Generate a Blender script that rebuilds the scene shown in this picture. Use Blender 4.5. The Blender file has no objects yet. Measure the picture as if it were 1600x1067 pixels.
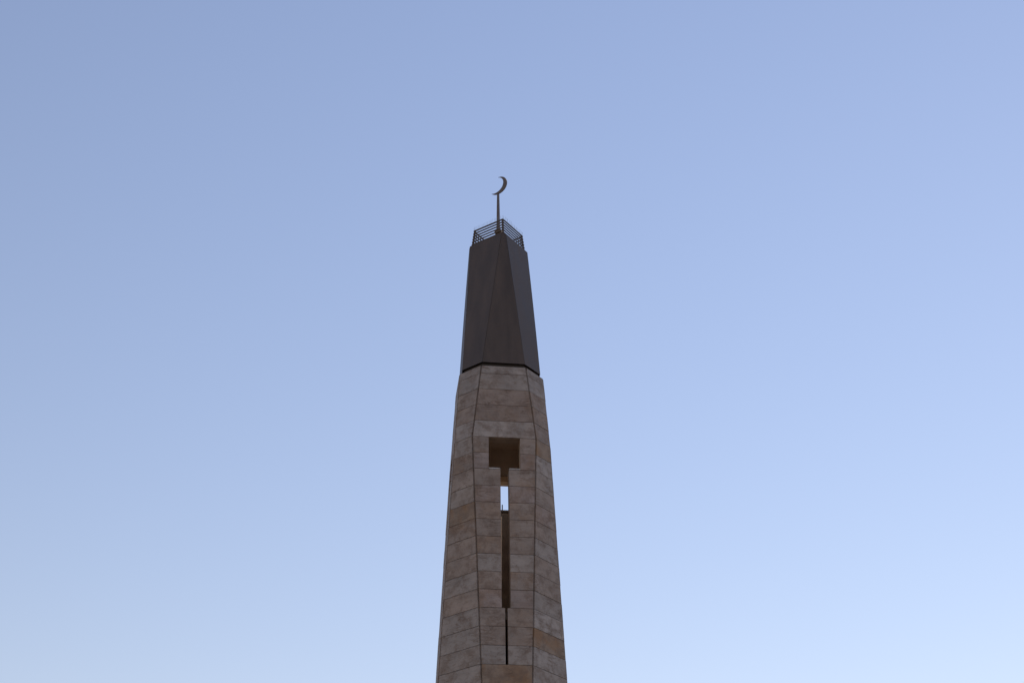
import bpy, math, random
from mathutils import Vector, Matrix

random.seed(11)
scene = bpy.context.scene
col = scene.collection

# ------------------------------------------------------------------ camera
cam = bpy.data.cameras.new('camera')
cam_obj = bpy.data.objects.new('camera', cam)
col.objects.link(cam_obj)
cam.sensor_fit = 'HORIZONTAL'
cam.sensor_width = 36.0
cam.lens = 50.0
cam.clip_start = 0.1
cam.clip_end = 20000.0
PITCH, ROLL = 0.5647, 0.0104
cam_obj.matrix_world = (Matrix.Translation((0, -38.0, 1.6))
                        @ Matrix.Rotation(math.pi / 2 + PITCH, 4, 'X')
                        @ Matrix.Rotation(-ROLL, 4, 'Z'))
scene.camera = cam_obj

# ------------------------------------------------------------------ sky and sun
SUN_AZ, SUN_EL = math.radians(28.5), math.radians(38.0)     # azimuth to the right of the view direction (+Y)
world = bpy.data.worlds.new('World')
scene.world = world
world.use_nodes = True
wn = world.node_tree.nodes
wl = world.node_tree.links
wn.clear()
sky = wn.new('ShaderNodeTexSky')
sky.sky_type = 'NISHITA'
sky.sun_disc = False
sky.sun_elevation = SUN_EL
sky.sun_rotation = SUN_AZ
sky.altitude = 1680.0
sky.air_density = 2.2
sky.dust_density = 0.03
sky.ozone_density = 2.3
bg = wn.new('ShaderNodeBackground')
bg.inputs['Strength'].default_value = 0.1455
wb = wn.new('ShaderNodeMix')                  # even white balance of the whole sky
wb.data_type = 'RGBA'
wb.blend_type = 'MULTIPLY'
wb.inputs[0].default_value = 1.0
wb.inputs[7].default_value = (0.975, 0.797, 0.82, 1.0)
wo = wn.new('ShaderNodeOutputWorld')
wl.new(sky.outputs[0], wb.inputs[6])
wl.new(wb.outputs[2], bg.inputs['Color'])
wl.new(bg.outputs[0], wo.inputs['Surface'])

sun = bpy.data.lights.new('sun', 'SUN')
sun.energy = 3.0
sun.angle = math.radians(0.5)
sun.color = (1.0, 0.88, 0.72)
sun_obj = bpy.data.objects.new('sun', sun)
col.objects.link(sun_obj)
sd = Vector((math.sin(SUN_AZ) * math.cos(SUN_EL), math.cos(SUN_AZ) * math.cos(SUN_EL), math.sin(SUN_EL)))
sun_obj.rotation_euler = (-sd).to_track_quat('-Z', 'Y').to_euler()
sun_obj.location = sd * 80

scene.view_settings.view_transform = 'Standard'
scene.view_settings.look = 'None'
scene.view_settings.gamma = 1.0
scene.view_settings.use_curve_mapping = False
scene.view_settings.exposure = 0.0

# ------------------------------------------------------------------ materials
def new_mat(name):
    m = bpy.data.materials.new(name)
    m.use_nodes = True
    nt = m.node_tree
    return m, nt, nt.nodes['Principled BSDF']

def node(nt, kind, **kw):
    n = nt.nodes.new(kind)
    for k, v in kw.items():
        setattr(n, k, v)
    return n

def ramp(nt, pos_cols):
    r = nt.nodes.new('ShaderNodeValToRGB')
    e = r.color_ramp.elements
    while len(e) < len(pos_cols):
        e.new(0.5)
    for el, (p, c) in zip(e, pos_cols):
        el.position = p
        el.color = c if len(c) == 4 else (*c, 1)
    return r

def mixc(nt, fac, a, b, blend='MIX'):
    m = nt.nodes.new('ShaderNodeMix')
    m.data_type = 'RGBA'
    m.blend_type = blend
    for sock, v in ((m.inputs[0], fac), (m.inputs[6], a), (m.inputs[7], b)):
        if isinstance(v, (int, float)):
            sock.default_value = v
        elif isinstance(v, tuple):
            sock.default_value = v if len(v) == 4 else (*v, 1)
        else:
            nt.links.new(v, sock)
    return m.outputs[2]

def g(v):
    return (v, v, v, 1)

def stone_material():
    m, nt, p = new_mat('travertine_stone')
    L = nt.links
    geo = node(nt, 'ShaderNodeNewGeometry')
    oi = node(nt, 'ShaderNodeObjectInfo')
    off = node(nt, 'ShaderNodeVectorMath', operation='SCALE')
    comb = node(nt, 'ShaderNodeCombineXYZ')
    L.new(oi.outputs['Random'], comb.inputs[0])
    mul = node(nt, 'ShaderNodeMath', operation='MULTIPLY')
    mul.inputs[1].default_value = 3.7
    L.new(oi.outputs['Random'], mul.inputs[0])
    L.new(mul.outputs[0], comb.inputs[1])
    L.new(oi.outputs['Random'], comb.inputs[2])
    L.new(comb.outputs[0], off.inputs[0])
    off.inputs['Scale'].default_value = 60.0
    add = node(nt, 'ShaderNodeVectorMath', operation='ADD')
    L.new(geo.outputs['Position'], add.inputs[0])
    L.new(off.outputs[0], add.inputs[1])
    def noise(scale, detail=4.0, rough=0.55, stretch=None, dist=0.0):
        n = node(nt, 'ShaderNodeTexNoise')
        n.inputs['Scale'].default_value = scale
        n.inputs['Detail'].default_value = detail
        n.inputs['Roughness'].default_value = rough
        n.inputs['Distortion'].default_value = dist
        src = add.outputs[0]
        if stretch:
            mp = node(nt, 'ShaderNodeMapping')
            mp.inputs['Scale'].default_value = stretch
            mp.inputs['Rotation'].default_value = (0.05, 0.12, 0)
            L.new(src, mp.inputs['Vector'])
            src = mp.outputs[0]
        L.new(src, n.inputs['Vector'])
        return n.outputs['Fac']
    # slab tint x cloudy variation
    cloud = ramp(nt, [(0.3, g(0.78)), (0.5, g(0.97)), (0.72, g(1.12))])
    L.new(noise(1.6, 5, 0.6), cloud.inputs[0])
    c = mixc(nt, 1.0, oi.outputs['Color'], cloud.outputs[0], 'MULTIPLY')
    # bedding bands of the cut travertine
    band = ramp(nt, [(0.36, g(0.84)), (0.5, g(1.0)), (0.66, g(1.06))])
    L.new(noise(2.2, 6, 0.65, (0.6, 0.6, 5.0), 0.6), band.inputs[0])
    c = mixc(nt, 0.75, c, band.outputs[0], 'MULTIPLY')
    # ochre staining in patches
    och = ramp(nt, [(0.44, g(0.0)), (0.62, g(1.0))])
    L.new(noise(1.1, 5, 0.62, None, 0.5), och.inputs[0])
    ochm = node(nt, 'ShaderNodeMath', operation='MULTIPLY')
    L.new(oi.outputs['Alpha'], ochm.inputs[1])
    L.new(och.outputs[0], ochm.inputs[0])
    c = mixc(nt, ochm.outputs[0], c, (0.30, 0.175, 0.095))
    # brown mottling
    mot = ramp(nt, [(0.47, g(0.0)), (0.64, g(1.0))])
    L.new(noise(3.6, 7, 0.68, None, 0.3), mot.inputs[0])
    motm = node(nt, 'ShaderNodeMath', operation='MULTIPLY')
    motm.inputs[1].default_value = 0.62
    L.new(mot.outputs[0], motm.inputs[0])
    c = mixc(nt, motm.outputs[0], c, (0.185, 0.130, 0.100))
    # slanting veins, in some places only
    vn = ramp(nt, [(0.455, g(0.0)), (0.495, g(1.0)), (0.535, g(0.0))])
    L.new(noise(1.3, 7, 0.66, (0.8, 0.8, 2.6), 1.1), vn.inputs[0])
    vw = ramp(nt, [(0.48, g(0.0)), (0.62, g(0.62))])
    L.new(noise(1.7, 3, 0.5), vw.inputs[0])
    vm = node(nt, 'ShaderNodeMath', operation='MULTIPLY')
    L.new(vn.outputs[0], vm.inputs[0])
    L.new(vw.outputs[0], vm.inputs[1])
    c = mixc(nt, vm.outputs[0], c, (0.135, 0.085, 0.058))
    # small dark spots and short stains
    sp = ramp(nt, [(0.60, g(0.0)), (0.70, g(1.0))])
    L.new(noise(9.5, 5, 0.72, (1, 1, 1.6), 0.4), sp.inputs[0])
    spm = node(nt, 'ShaderNodeMath', operation='MULTIPLY')
    spm.inputs[1].default_value = 0.6
    L.new(sp.outputs[0], spm.inputs[0])
    c = mixc(nt, spm.outputs[0], c, (0.12, 0.082, 0.064))
    # pits
    pit = ramp(nt, [(0.27, g(1.0)), (0.36, g(0.0))])
    L.new(noise(17, 4, 0.65), pit.inputs[0])
    pitm = node(nt, 'ShaderNodeMath', operation='MULTIPLY')
    pitm.inputs[1].default_value = 0.55
    L.new(pit.outputs[0], pitm.inputs[0])
    c = mixc(nt, pitm.outputs[0], c, (0.09, 0.06, 0.045))
    L.new(c, p.inputs['Base Color'])
    p.inputs['Roughness'].default_value = 0.72
    p.inputs['Specular IOR Level'].default_value = 0.3
    bmp = node(nt, 'ShaderNodeBump')
    bmp.inputs['Strength'].default_value = 0.35
    bmp.inputs['Distance'].default_value = 0.01
    L.new(noise(22, 6, 0.7), bmp.inputs['Height'])
    L.new(bmp.outputs[0], p.inputs['Normal'])
    return m

def noisy_material(name, c1, c2, scale, rough, metallic=0.0, stretch=(1, 1, 1), bump=0.1, spec=0.5):
    m, nt, p = new_mat(name)
    L = nt.links
    tc = node(nt, 'ShaderNodeNewGeometry')
    mp = node(nt, 'ShaderNodeMapping')
    mp.inputs['Scale'].default_value = stretch
    L.new(tc.outputs['Position'], mp.inputs['Vector'])
    n = node(nt, 'ShaderNodeTexNoise')
    n.inputs['Scale'].default_value = scale
    n.inputs['Detail'].default_value = 6
    n.inputs['Roughness'].default_value = 0.62
    L.new(mp.outputs[0], n.inputs['Vector'])
    r = ramp(nt, [(0.32, c1), (0.68, c2)])
    L.new(n.outputs['Fac'], r.inputs[0])
    L.new(r.outputs[0], p.inputs['Base Color'])
    rr = ramp(nt, [(0.3, g(rough * 0.85)), (0.7, g(min(1, rough * 1.15)))])
    L.new(n.outputs['Fac'], rr.inputs[0])
    L.new(rr.outputs[0], p.inputs['Roughness'])
    p.inputs['Metallic'].default_value = metallic
    p.inputs['Specular IOR Level'].default_value = spec
    b = node(nt, 'ShaderNodeBump')
    b.inputs['Strength'].default_value = bump
    b.inputs['Distance'].default_value = 0.01
    L.new(n.outputs['Fac'], b.inputs['Height'])
    L.new(b.outputs[0], p.inputs['Normal'])
    return m

M_STONE = stone_material()
M_CORE = noisy_material('warm_concrete_core', (0.36, 0.28, 0.215), (0.50, 0.39, 0.305), 3.0, 0.85, bump=0.3, spec=0.2)
M_SUNLIT = noisy_material('painted_sunlight_pale', (0.70, 0.52, 0.36), (0.80, 0.62, 0.45), 3.0, 0.8)  # pale tone stands for sunlight on the slot strip and far lintel
M_BOUNCE = noisy_material('pale_bounce_surface', (0.58, 0.47, 0.38), (0.70, 0.58, 0.48), 2.0, 0.85)  # pale surface added to bounce light into the window interior
M_METAL = noisy_material('dark_bronze_sheet', (0.080, 0.060, 0.050), (0.120, 0.090, 0.077), 1.6, 0.55, 0.15, (1.6, 1.6, 0.3), 0.06, 0.35)
M_SHADOW = noisy_material('shadow_gap_black', (0.030, 0.024, 0.021), (0.045, 0.036, 0.032), 3.0, 0.8)  # near-black colour paints in the shade of the gap under the cap
M_RAIL = noisy_material('bronze_painted_rail', (0.085, 0.062, 0.050), (0.125, 0.094, 0.078), 6.0, 0.6, 0.1)
M_FINIAL = noisy_material('weathered_dark_brass', (0.135, 0.106, 0.096), (0.185, 0.148, 0.134), 4.0, 0.6, 0.2, bump=0.0)
M_BULB = noisy_material('aged_brass', (0.10, 0.062, 0.025), (0.17, 0.105, 0.045), 9.0, 0.5, 0.3)
M_SPIKE = noisy_material('thin_steel', (0.25, 0.25, 0.26), (0.36, 0.36, 0.37), 9.0, 0.35, 0.6)
M_GROUND = noisy_material('worn_paving', (0.085, 0.065, 0.05), (0.13, 0.105, 0.085), 0.4, 0.85)

# ------------------------------------------------------------------ mesh helpers
def link(name, verts, faces, mat, parent=None, smooth=False):
    me = bpy.data.meshes.new(name)
    me.from_pydata([tuple(v) for v in verts], [], faces)
    me.materials.append(mat)
    me.update()
    if smooth:
        for f in me.polygons:
            f.use_smooth = True
    o = bpy.data.objects.new(name, me)
    col.objects.link(o)
    o.parent = parent
    return o

def empty(name, loc=(0, 0, 0), parent=None):
    o = bpy.data.objects.new(name, None)
    o.empty_display_size = 0.3
    o.location = loc
    o.parent = parent
    col.objects.link(o)
    return o

HEX = [(0, 3, 2, 1), (4, 5, 6, 7), (0, 1, 5, 4), (1, 2, 6, 5), (2, 3, 7, 6), (3, 0, 4, 7)]

def hexa(quad_outer, inward):
    """eight corners of a block: back quad (outer moved by inward) then outer quad"""
    return [q + inward for q in quad_outer] + list(quad_outer)

class Batch:
    def __init__(self):
        self.v, self.f = [], []
    def add(self, v, f):
        n = len(self.v)
        self.v += list(v)
        self.f += [tuple(i + n for i in t) for t in f]

def box_between(p, q, w, h, up=Vector((0, 0, 1))):
    d = (q - p).normalized()
    s = d.cross(up).normalized()
    u = s.cross(d).normalized()
    a = [p - s * w / 2 - u * h / 2, p + s * w / 2 - u * h / 2, p + s * w / 2 + u * h / 2, p - s * w / 2 + u * h / 2]
    return a + [x + (q - p) for x in a]

def lathe(profile, n=20):
    v, f = [], []
    for r, z in profile:
        for i in range(n):
            a = 2 * math.pi * i / n
            v.append(Vector((r * math.cos(a), r * math.sin(a), z)))
    for k in range(len(profile) - 1):
        for i in range(n):
            j = (i + 1) % n
            f.append((k * n + i, k * n + j, (k + 1) * n + j, (k + 1) * n + i))
    f.append(tuple(range(n))[::-1])
    f.append(tuple(range((len(profile) - 1) * n, len(profile) * n)))
    return v, f

# ------------------------------------------------------------------ tower outline
CX = -0.4173                     # the tower's axis
Z0, ZK, ZS = 0.0, 21.467, 23.972
def lerp(a, b, t):
    return a + (b - a) * t
# (z, half distance of main faces, half width of corner faces, rotation)
STONE = [(0.0, 1.851, 0.182, 0.1125), (14.58, 1.7326, 0.7007, 0.1140), (ZK, 1.6769, 0.9456, 0.1158), (ZS, 1.3962, 0.6841, 0.1239)]
CAP = [(24.150, 1.3125, 0.6530, 0.1268), (29.213, 0.732, 0.075, 0.1932)]

def section(table, z):
    for a, b in zip(table, table[1:]):
        if z <= b[0] or b is table[-1]:
            t = (z - a[0]) / (b[0] - a[0])
            return [lerp(a[i], b[i], t) for i in (1, 2, 3)]

def ring(table, z, inset=0.0):
    """eight corners, counter-clockwise from above; 0-1 is the corner face towards the camera"""
    A, c, ph = section(table, z)
    B = A * math.sqrt(2) - c
    A, B = A - inset, B - inset
    c = A * math.sqrt(2) - B
    out = []
    for k in range(4):
        a = -math.pi / 2 + ph + k * math.pi / 2
        n = Vector((math.cos(a), math.sin(a)))
        t = Vector((-n.y, n.x))
        for s in (-1, 1):
            q = n * B + t * c * s
            out.append(Vector((q.x + CX, q.y, z)))
    return out

# ------------------------------------------------------------------ ground
gs = 6000.0
ground = link('ground', [(-gs, -gs, 0), (gs, -gs, 0), (gs, gs, 0), (-gs, gs, 0)], [(0, 1, 2, 3)], M_GROUND)
ground['kind'] = 'structure'

# ------------------------------------------------------------------ the minaret
minaret = empty('minaret', (CX, 0, 0))
minaret['label'] = 'tall tapering beige stone minaret with dark metal cap and crescent finial'
minaret['category'] = 'tower'
bpy.context.view_layer.update()
INV = Matrix.Translation((-CX, 0, 0))

def part(name, verts, faces, mat, parent=None, smooth=False):
    """a mesh given in world coordinates, parented to the minaret or to one of its parts"""
    return link(name, [INV @ Vector(v) for v in verts], faces, mat, parent or minaret, smooth)

SLAB_T = 0.06
WIN, SLOT, SLIT = 0.46, 0.125, 0.036

def face_pt(i, z, s, inset=0.0):
    """point on face i at height z, s metres from its middle"""
    r = ring(STONE, z, inset)
    a, b = r[i], r[(i + 1) % 8]
    mid = (a + b) / 2
    return mid + (b - a).normalized() * s

def face_half(i, z, inset=0.0):
    r = ring(STONE, z, inset)
    return (r[(i + 1) % 8] - r[i]).length / 2

def slab_geo(i, za, zb, sa, sb, proud=0.0, t=SLAB_T, bev=0.0035):
    """bevelled slab; sa / sb are (s at za, s at zb) for left and right ends"""
    q = [face_pt(i, za, sa[0]), face_pt(i, za, sb[0]), face_pt(i, zb, sb[1]), face_pt(i, zb, sa[1])]
    n = (q[1] - q[0]).cross(q[3] - q[0]).normalized()
    q = [x + n * proud for x in q]
    c = sum(q, Vector()) / 4
    ex = (q[1] - q[0]).normalized()
    ez = n.cross(ex)
    front = []
    for x in q:
        d = x - c
        front.append(x - ex * math.copysign(bev, d.dot(ex)) - ez * math.copysign(bev, d.dot(ez)))
    back = [x - n * (t + proud) for x in q]
    mid = [x - n * bev for x in q]
    v = back + mid + front
    f = [(3, 2, 1, 0), (8, 9, 10, 11)]
    for a in range(4):
        b = (a + 1) % 4
        f.append((a, b, 4 + b, 4 + a))
        f.append((4 + a, 4 + b, 8 + b, 8 + a))
    return v, f

# course joints, a little over half a metre apart
STEP_LO, STEP_HI = 0.5365, 0.5565
joints = [ZK - STEP_LO * k for k in range(14, 0, -1)] + [ZK + STEP_HI * k for k in range(0, 5)] + [ZS]
GAP_Z, GAP_C = 0.0045, 0.029

# tints of the slabs that stand out, by face (0 towards the camera, 7 left, 1 right) and course from the top
GREY, PALE, TAN, BROWN, OCHRE, ROSE = (0.325, 0.285, 0.264), (0.372, 0.330, 0.310), (0.310, 0.255, 0.225), (0.280, 0.222, 0.192), (0.295, 0.226, 0.178), (0.320, 0.262, 0.242)
SPECIAL = {
    0: [GREY, GREY, BROWN, BROWN, PALE, TAN, ROSE, TAN, ROSE, TAN, TAN, TAN, GREY, TAN, ROSE, TAN, TAN, GREY, OCHRE],
    7: [GREY, GREY, TAN, TAN, GREY, GREY, TAN, TAN, GREY, OCHRE, TAN, TAN, TAN, GREY, TAN, GREY, GREY, GREY, GREY],
    1: [GREY, GREY, TAN, TAN, TAN, OCHRE, PALE, GREY, TAN, ROSE, TAN, GREY, TAN, TAN, GREY, PALE, OCHRE, PALE, GREY],
}

def tint(i, k_from_top):
    t = SPECIAL.get(i)
    if t and k_from_top < len(t):
        base = t[k_from_top]
    else:
        base = random.choice([GREY, GREY, TAN, TAN, ROSE, BROWN, PALE])
    j = random.uniform(0.94, 1.06)
    j *= 1.13
    stain = 0.85 if base is OCHRE else random.choice([0.05, 0.15, 0.25, 0.4, 0.5]) if base in (TAN, BROWN, ROSE) else random.choice([0.0, 0.05, 0.2])
    return tuple(b * j for b in base) + (stain,)

def add_slab(i, za, zb, sa, sb, colr):
    v, f = slab_geo(i, za + GAP_Z, zb - GAP_Z, sa, sb, random.uniform(-0.003, 0.004))
    o = part('stone_slab', v, f, M_STONE)
    o.color = colr
    return o

NB = len(joints) - 1
for b in range(NB):
    za, zb = joints[b], joints[b + 1]
    top = NB - 1 - b
    for i in range(8):
        ha, hb = face_half(i, za + GAP_Z) - GAP_C, face_half(i, zb - GAP_Z) - GAP_C
        L_, R_ = (-ha, -hb), (ha, hb)
        if i % 2 == 0 and top in (5, 6):            # courses beside the window
            h = WIN
        elif i % 2 == 0 and 7 <= top <= 14:         # beside the slot
            h = SLOT
        elif i % 2 == 0 and 15 <= top <= 17:        # beside the slit
            h = SLIT
        else:
            h = None
        if h is None:
            add_slab(i, za, zb, L_, R_, tint(i, top))
        else:
            c1, c2 = tint(i, top), tint(i, top)
            add_slab(i, za, zb, L_, (-h, -h), c1)
            add_slab(i, za, zb, (h, h), R_, c2)

# window sills, the pale strips under the square opening
zsill = ZK - 2 * STEP_LO
for i in (0, 2, 4, 6):
    for s in (-1, 1):
        a, b = sorted((s * (SLOT + 0.004), s * (WIN - 0.004)))
        v, f = slab_geo(i, zsill + 0.002, zsill + 0.05, (a, a), (b, b), 0.004, 0.2)
        o = part('window_sill', v, f, M_STONE)
        o.color = (0.46, 0.44, 0.43, 0.0)

# the courses below the picture, joined
lower = Batch()
zb = joints[0]
while zb > 0.1:
    za = max(zb - STEP_LO, 0.004)
    for i in range(8):
        ha, hb = face_half(i, za + GAP_Z) - GAP_C, face_half(i, zb - GAP_Z) - GAP_C
        v, f = slab_geo(i, za + GAP_Z, zb - GAP_Z, (-ha, -hb), (ha, hb), random.uniform(-0.003, 0.004))
        lower.add(v, f)
    zb = za
lo = part('lower_stone_cladding', lower.v, lower.f, M_STONE)
lo['kind'] = 'stuff'
lo.color = (*TAN, 0.2)

# hollow structural core behind the slabs, pierced on the four corner faces
core = Batch()
CORE_IN = SLAB_T + 0.002
CORE_T = 0.30
def core_block(i, za, zb, sa, sb):
    def q(ins, trim):
        return [face_pt(i, za, sa[0], ins), face_pt(i, za, sb[0], ins), face_pt(i, zb, sb[1], ins), face_pt(i, zb, sa[1], ins)]
    outer, inner = q(CORE_IN, 0), q(CORE_IN + CORE_T, 0)
    core.add(inner + outer, HEX)
def full(i, z):
    return face_half(i, z, CORE_IN)
zsl, zgr = joints[4], joints[1]      # bottoms of slot and slit
zsl = ZK - 10 * STEP_LO
zgr = ZK - 13 * STEP_LO
for i in range(8):
    if i % 2:
        bands = [(0.0, ZK, None), (ZK, ZS - 0.004, None)]
    else:
        w0, w1 = (zsill + 0.004, ZK - 0.004) if i == 0 else (20.25, 21.30)
        bands = [(0.0, zgr, None), (zgr, zsl, SLIT), (zsl, w0, SLOT), (w0, w1, WIN), (w1, ZK, None), (ZK, ZS - 0.004, None)]
    for za, zb2, h in bands:
        if zb2 - za < 1e-4:
            continue
        # corner blocks overlap slightly less than the mitre so that inner faces stay apart
        A0, A1 = full(i, za), full(i, zb2)
        if h is None:
            core_block(i, za, zb2, (-A0, -A1), (A0, A1))
        else:
            e = h + 0.003
            core_block(i, za, zb2, (-A0, -A1), (-e, -e))
            core_block(i, za, zb2, (e, e), (A0, A1))
part('core_wall', core.v, core.f, M_CORE)
# added pale strip painting sunlight on the slot's inner left edge, and a rod standing on the far sill
def inner_box(i, za, zb, s0, s1, d0, d1):
    v = []
    for d in (d1, d0):
        v += [face_pt(i, za, s0, d), face_pt(i, za, s1, d), face_pt(i, zb, s1, d), face_pt(i, zb, s0, d)]
    return v
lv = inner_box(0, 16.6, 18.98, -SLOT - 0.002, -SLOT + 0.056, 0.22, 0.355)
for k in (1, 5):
    lv[k] = face_pt(0, 16.6, -SLOT + 0.022, 0.355 if k == 1 else 0.22)      # tapers downwards so the painted light fades out
part('slot_sunlight_strip', lv, HEX, M_SUNLIT)
part('back_lintel', inner_box(4, 21.288, 21.46, -0.458, 0.458, 0.05, 0.375), HEX, M_SUNLIT)  # overlay whose pale colour paints light onto the far lintel
part('sill_rod', inner_box(4, 20.26, 20.62, -0.235, -0.205, 0.15, 0.18), HEX, M_RAIL)
# pale ring added inside the upper chamber to brighten the window interior
v, f = [], []
for z, n_ in ((21.50, 0.366), (22.35, 0.366), (22.35, 0.386), (21.50, 0.386)):
    v += ring(STONE, z, n_)
for k in range(4):
    for a in range(8):
        b = (a + 1) % 8
        m_ = (k + 1) % 4
        f.append((8 * k + a, 8 * k + b, 8 * m_ + b, 8 * m_ + a))
part('chamber_bounce_ring', v, f, M_BOUNCE)
# floors inside the shaft
for zf in (8.0, 15.9, 22.35):
    r0, r1 = ring(STONE, zf, 0.33), ring(STONE, zf + 0.18, 0.33)
    v = r0 + r1
    f = [tuple(range(8))[::-1], tuple(range(8, 16))] + [(k, (k + 1) % 8, 8 + (k + 1) % 8, 8 + k) for k in range(8)]
    part('inner_floor', v, f, M_BOUNCE if zf > 20 else M_CORE)  # top slab made pale to brighten the window interior

# ------------------------------------------------------------------ metal cap
cap = empty('metal_cap', (0, 0, 24.0), minaret)
CINV = Matrix.Translation((0, 0, -24.0))
def cap_part(name, verts, faces, mat, parent, off, smooth=False):
    return link(name, [Vector(v) - off for v in verts], faces, mat, parent, smooth)
OFF_CAP = Vector((CX, 0, 24.0))
ROWS = 10
for i in range(8):
    v, f = [], []
    gap = 0.004
    for k in range(ROWS + 1):
        z = lerp(CAP[0][0], CAP[1][0], k / ROWS)
        r, ri = ring(CAP, z), ring(CAP, z, 0.025)
        d = (r[(i + 1) % 8] - r[i]).normalized()
        gg = min(gap, (r[(i + 1) % 8] - r[i]).length * 0.2)
        v += [r[i] + d * gg, r[(i + 1) % 8] - d * gg, ri[(i + 1) % 8] - d * gg, ri[i] + d * gg]
    for k in range(ROWS):
        for a in range(4):
            b = (a + 1) % 4
            f.append((4 * k + a, 4 * k + b, 4 * k + 4 + b, 4 * k + 4 + a))
    f.append((3, 2, 1, 0))
    f.append(tuple(4 * ROWS + a for a in range(4)))
    cap_part('cap_panel', v, f, M_METAL, cap, OFF_CAP)
# lining behind the panels and the recessed neck under them
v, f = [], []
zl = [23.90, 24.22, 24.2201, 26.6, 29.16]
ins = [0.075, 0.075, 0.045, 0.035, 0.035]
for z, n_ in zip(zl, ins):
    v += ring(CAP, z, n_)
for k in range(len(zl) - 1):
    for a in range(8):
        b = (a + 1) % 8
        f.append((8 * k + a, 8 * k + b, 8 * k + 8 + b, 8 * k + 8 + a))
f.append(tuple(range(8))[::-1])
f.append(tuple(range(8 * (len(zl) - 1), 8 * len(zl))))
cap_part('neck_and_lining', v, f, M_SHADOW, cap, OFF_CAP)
# flat roof
v = ring(CAP, 29.165, 0.03) + ring(CAP, 29.20, 0.03)
f = [tuple(range(8))[::-1], tuple(range(8, 16))] + [(k, (k + 1) % 8, 8 + (k + 1) % 8, 8 + k) for k in range(8)]
cap_part('cap_roof', v, f, M_METAL, cap, OFF_CAP)

# ------------------------------------------------------------------ railing on the cap
ZR0, ZR1 = 29.203, 29.926
rail = empty('railing', (0, 0, ZR0), minaret)
OFF_R = Vector((CX, 0, ZR0))
PHR = 0.1932
def rail_corner(k, z):
    A = lerp(0.6354, 0.5793, (z - 29.26) / (29.926 - 29.26))
    a = -math.pi / 2 + PHR + k * math.pi / 2
    R = A * math.sqrt(2)
    return Vector((CX + R * math.cos(a), R * math.sin(a), z))
PITCH_S = 0.114
for k in range(4):
    p0, p1 = rail_corner(k, ZR0), rail_corner(k, ZR1 - 0.004)
    inn = Vector((CX, 0, p0.z)) - p0
    inn.z = 0
    inn = inn.normalized() * 0.04
    d = (rail_corner((k + 1) % 4, ZR0) - p0).normalized()
    v = box_between(p0 + inn, p1 + inn, 0.05, 0.05, up=d)
    link('post', [x - OFF_R for x in v], HEX, M_RAIL, rail)
    for s in range(7):
        z = ZR1 - 0.03 - s * PITCH_S
        a, b = rail_corner(k, z), rail_corner((k + 1) % 4, z)
        h = 0.044 if s else 0.052
        v = box_between(a, b, 0.022, h)
        link('slat', [x - OFF_R for x in v], HEX, M_RAIL, rail)
    # bird spikes along the top slat
    sp = Batch()
    a, b = rail_corner(k, ZR1 + 0.004), rail_corner((k + 1) % 4, ZR1 + 0.004)
    nsp = 22
    side = (b - a).normalized().cross(Vector((0, 0, 1)))
    for j in range(nsp):
        q = a.lerp(b, (j + 0.5) / nsp)
        lean = side * random.uniform(-0.02, 0.04) + (b - a).normalized() * random.uniform(-0.012, 0.012)
        t = q + lean + Vector((0, 0, random.uniform(0.12, 0.15)))
        sp.add(box_between(q, t, 0.004, 0.004, up=side), HEX)
    o = link('bird_spike_strip', [x - OFF_R for x in sp.v], sp.f, M_SPIKE, rail)
    o['kind'] = 'stuff'

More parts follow.
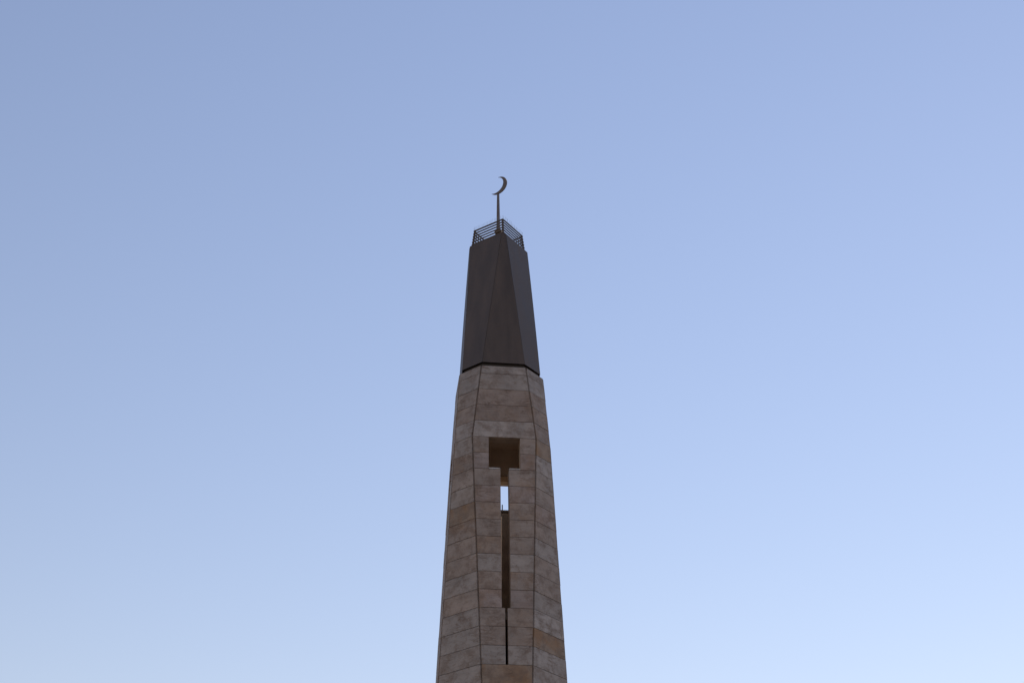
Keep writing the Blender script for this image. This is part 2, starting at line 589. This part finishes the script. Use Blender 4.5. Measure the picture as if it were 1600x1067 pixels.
# ------------------------------------------------------------------ finial: pole, bulb and crescent
fin = empty('finial', (0, 0, 29.2), minaret)
OFF_F = Vector((CX, 0, 29.2))
v, f = lathe([(0.080, 0.0), (0.076, 0.30), (0.066, 0.75), (0.058, 1.2), (0.049, 1.9), (0.040, 2.41)], 4)
rot = Matrix.Rotation(PHR, 3, 'Z')
link('pole', [rot @ x for x in v], f, M_FINIAL, fin)
prof = []
for k in range(13):
    a = -math.pi / 2 + math.pi * k / 12
    prof.append((max(0.02, 0.13 * math.cos(a)), 0.78 + 0.125 * math.sin(a)))
v, f = lathe(prof, 20)
link('bulb', v, f, M_BULB, fin, True)
v, f = lathe([(0.16, 0.0), (0.16, 0.05), (0.10, 0.08), (0.09, 0.30)], 20)
link('base_collar', v, f, M_FINIAL, fin)

# crescent: outer circle, off-centre inner circle, lens-shaped section; opens towards 155 degrees
RC = 0.357
OPEN = math.radians(155)
HALF = math.radians(66)
U0 = -0.118
N = 36
alpha = math.radians(33)                     # its plane runs parallel to the left face, near end to the right
ex = Vector((math.cos(alpha), -math.sin(alpha), 0))
ez = Vector((0, 0, 1))
ey = ex.cross(ez)
belly = OPEN + math.pi
centre = Vector((0, 0, 31.935 - 29.2))
v, f = [], []
for k in range(N + 1):
    t = -1 + 2 * k / N
    a = t * (math.pi - HALF)
    po = (RC * math.cos(a), RC * math.sin(a))
    # inner point: along the ray from the inner centre with the same parameter between the tips
    tip = (RC * math.cos(math.pi - HALF), RC * math.sin(math.pi - HALF))
    ai = math.atan2(tip[1], tip[0] - U0)
    ri = math.hypot(tip[0] - U0, tip[1])
    b = t * ai
    pi_ = (U0 + ri * math.cos(b), ri * math.sin(b))
    mid = ((po[0] + pi_[0]) / 2, (po[1] + pi_[1]) / 2)
    w = 0.008 + 0.026 * max(0, 1 - abs(t) ** 2.2)
    def P(uv, off):
        x = uv[0] * math.cos(belly) - uv[1] * math.sin(belly)
        y = uv[0] * math.sin(belly) + uv[1] * math.cos(belly)
        return centre + ex * x + ez * y + ey * off
    e = 0.6
    v += [P(po, w * e), P(mid, w), P(pi_, w * e), P(pi_, -w * e), P(mid, -w), P(po, -w * e)]
for k in range(N):
    for a in range(6):
        b = (a + 1) % 6
        f.append((6 * k + a, 6 * k + b, 6 * k + 6 + b, 6 * k + 6 + a))
f.append((5, 4, 3, 2, 1, 0))
f.append(tuple(6 * N + a for a in range(6)))
o = link('crescent', v, f, M_FINIAL, fin)
import bmesh
for ob in (o,):
    bm = bmesh.new(); bm.from_mesh(ob.data); bmesh.ops.recalc_face_normals(bm, faces=bm.faces); bm.to_mesh(ob.data); bm.free()
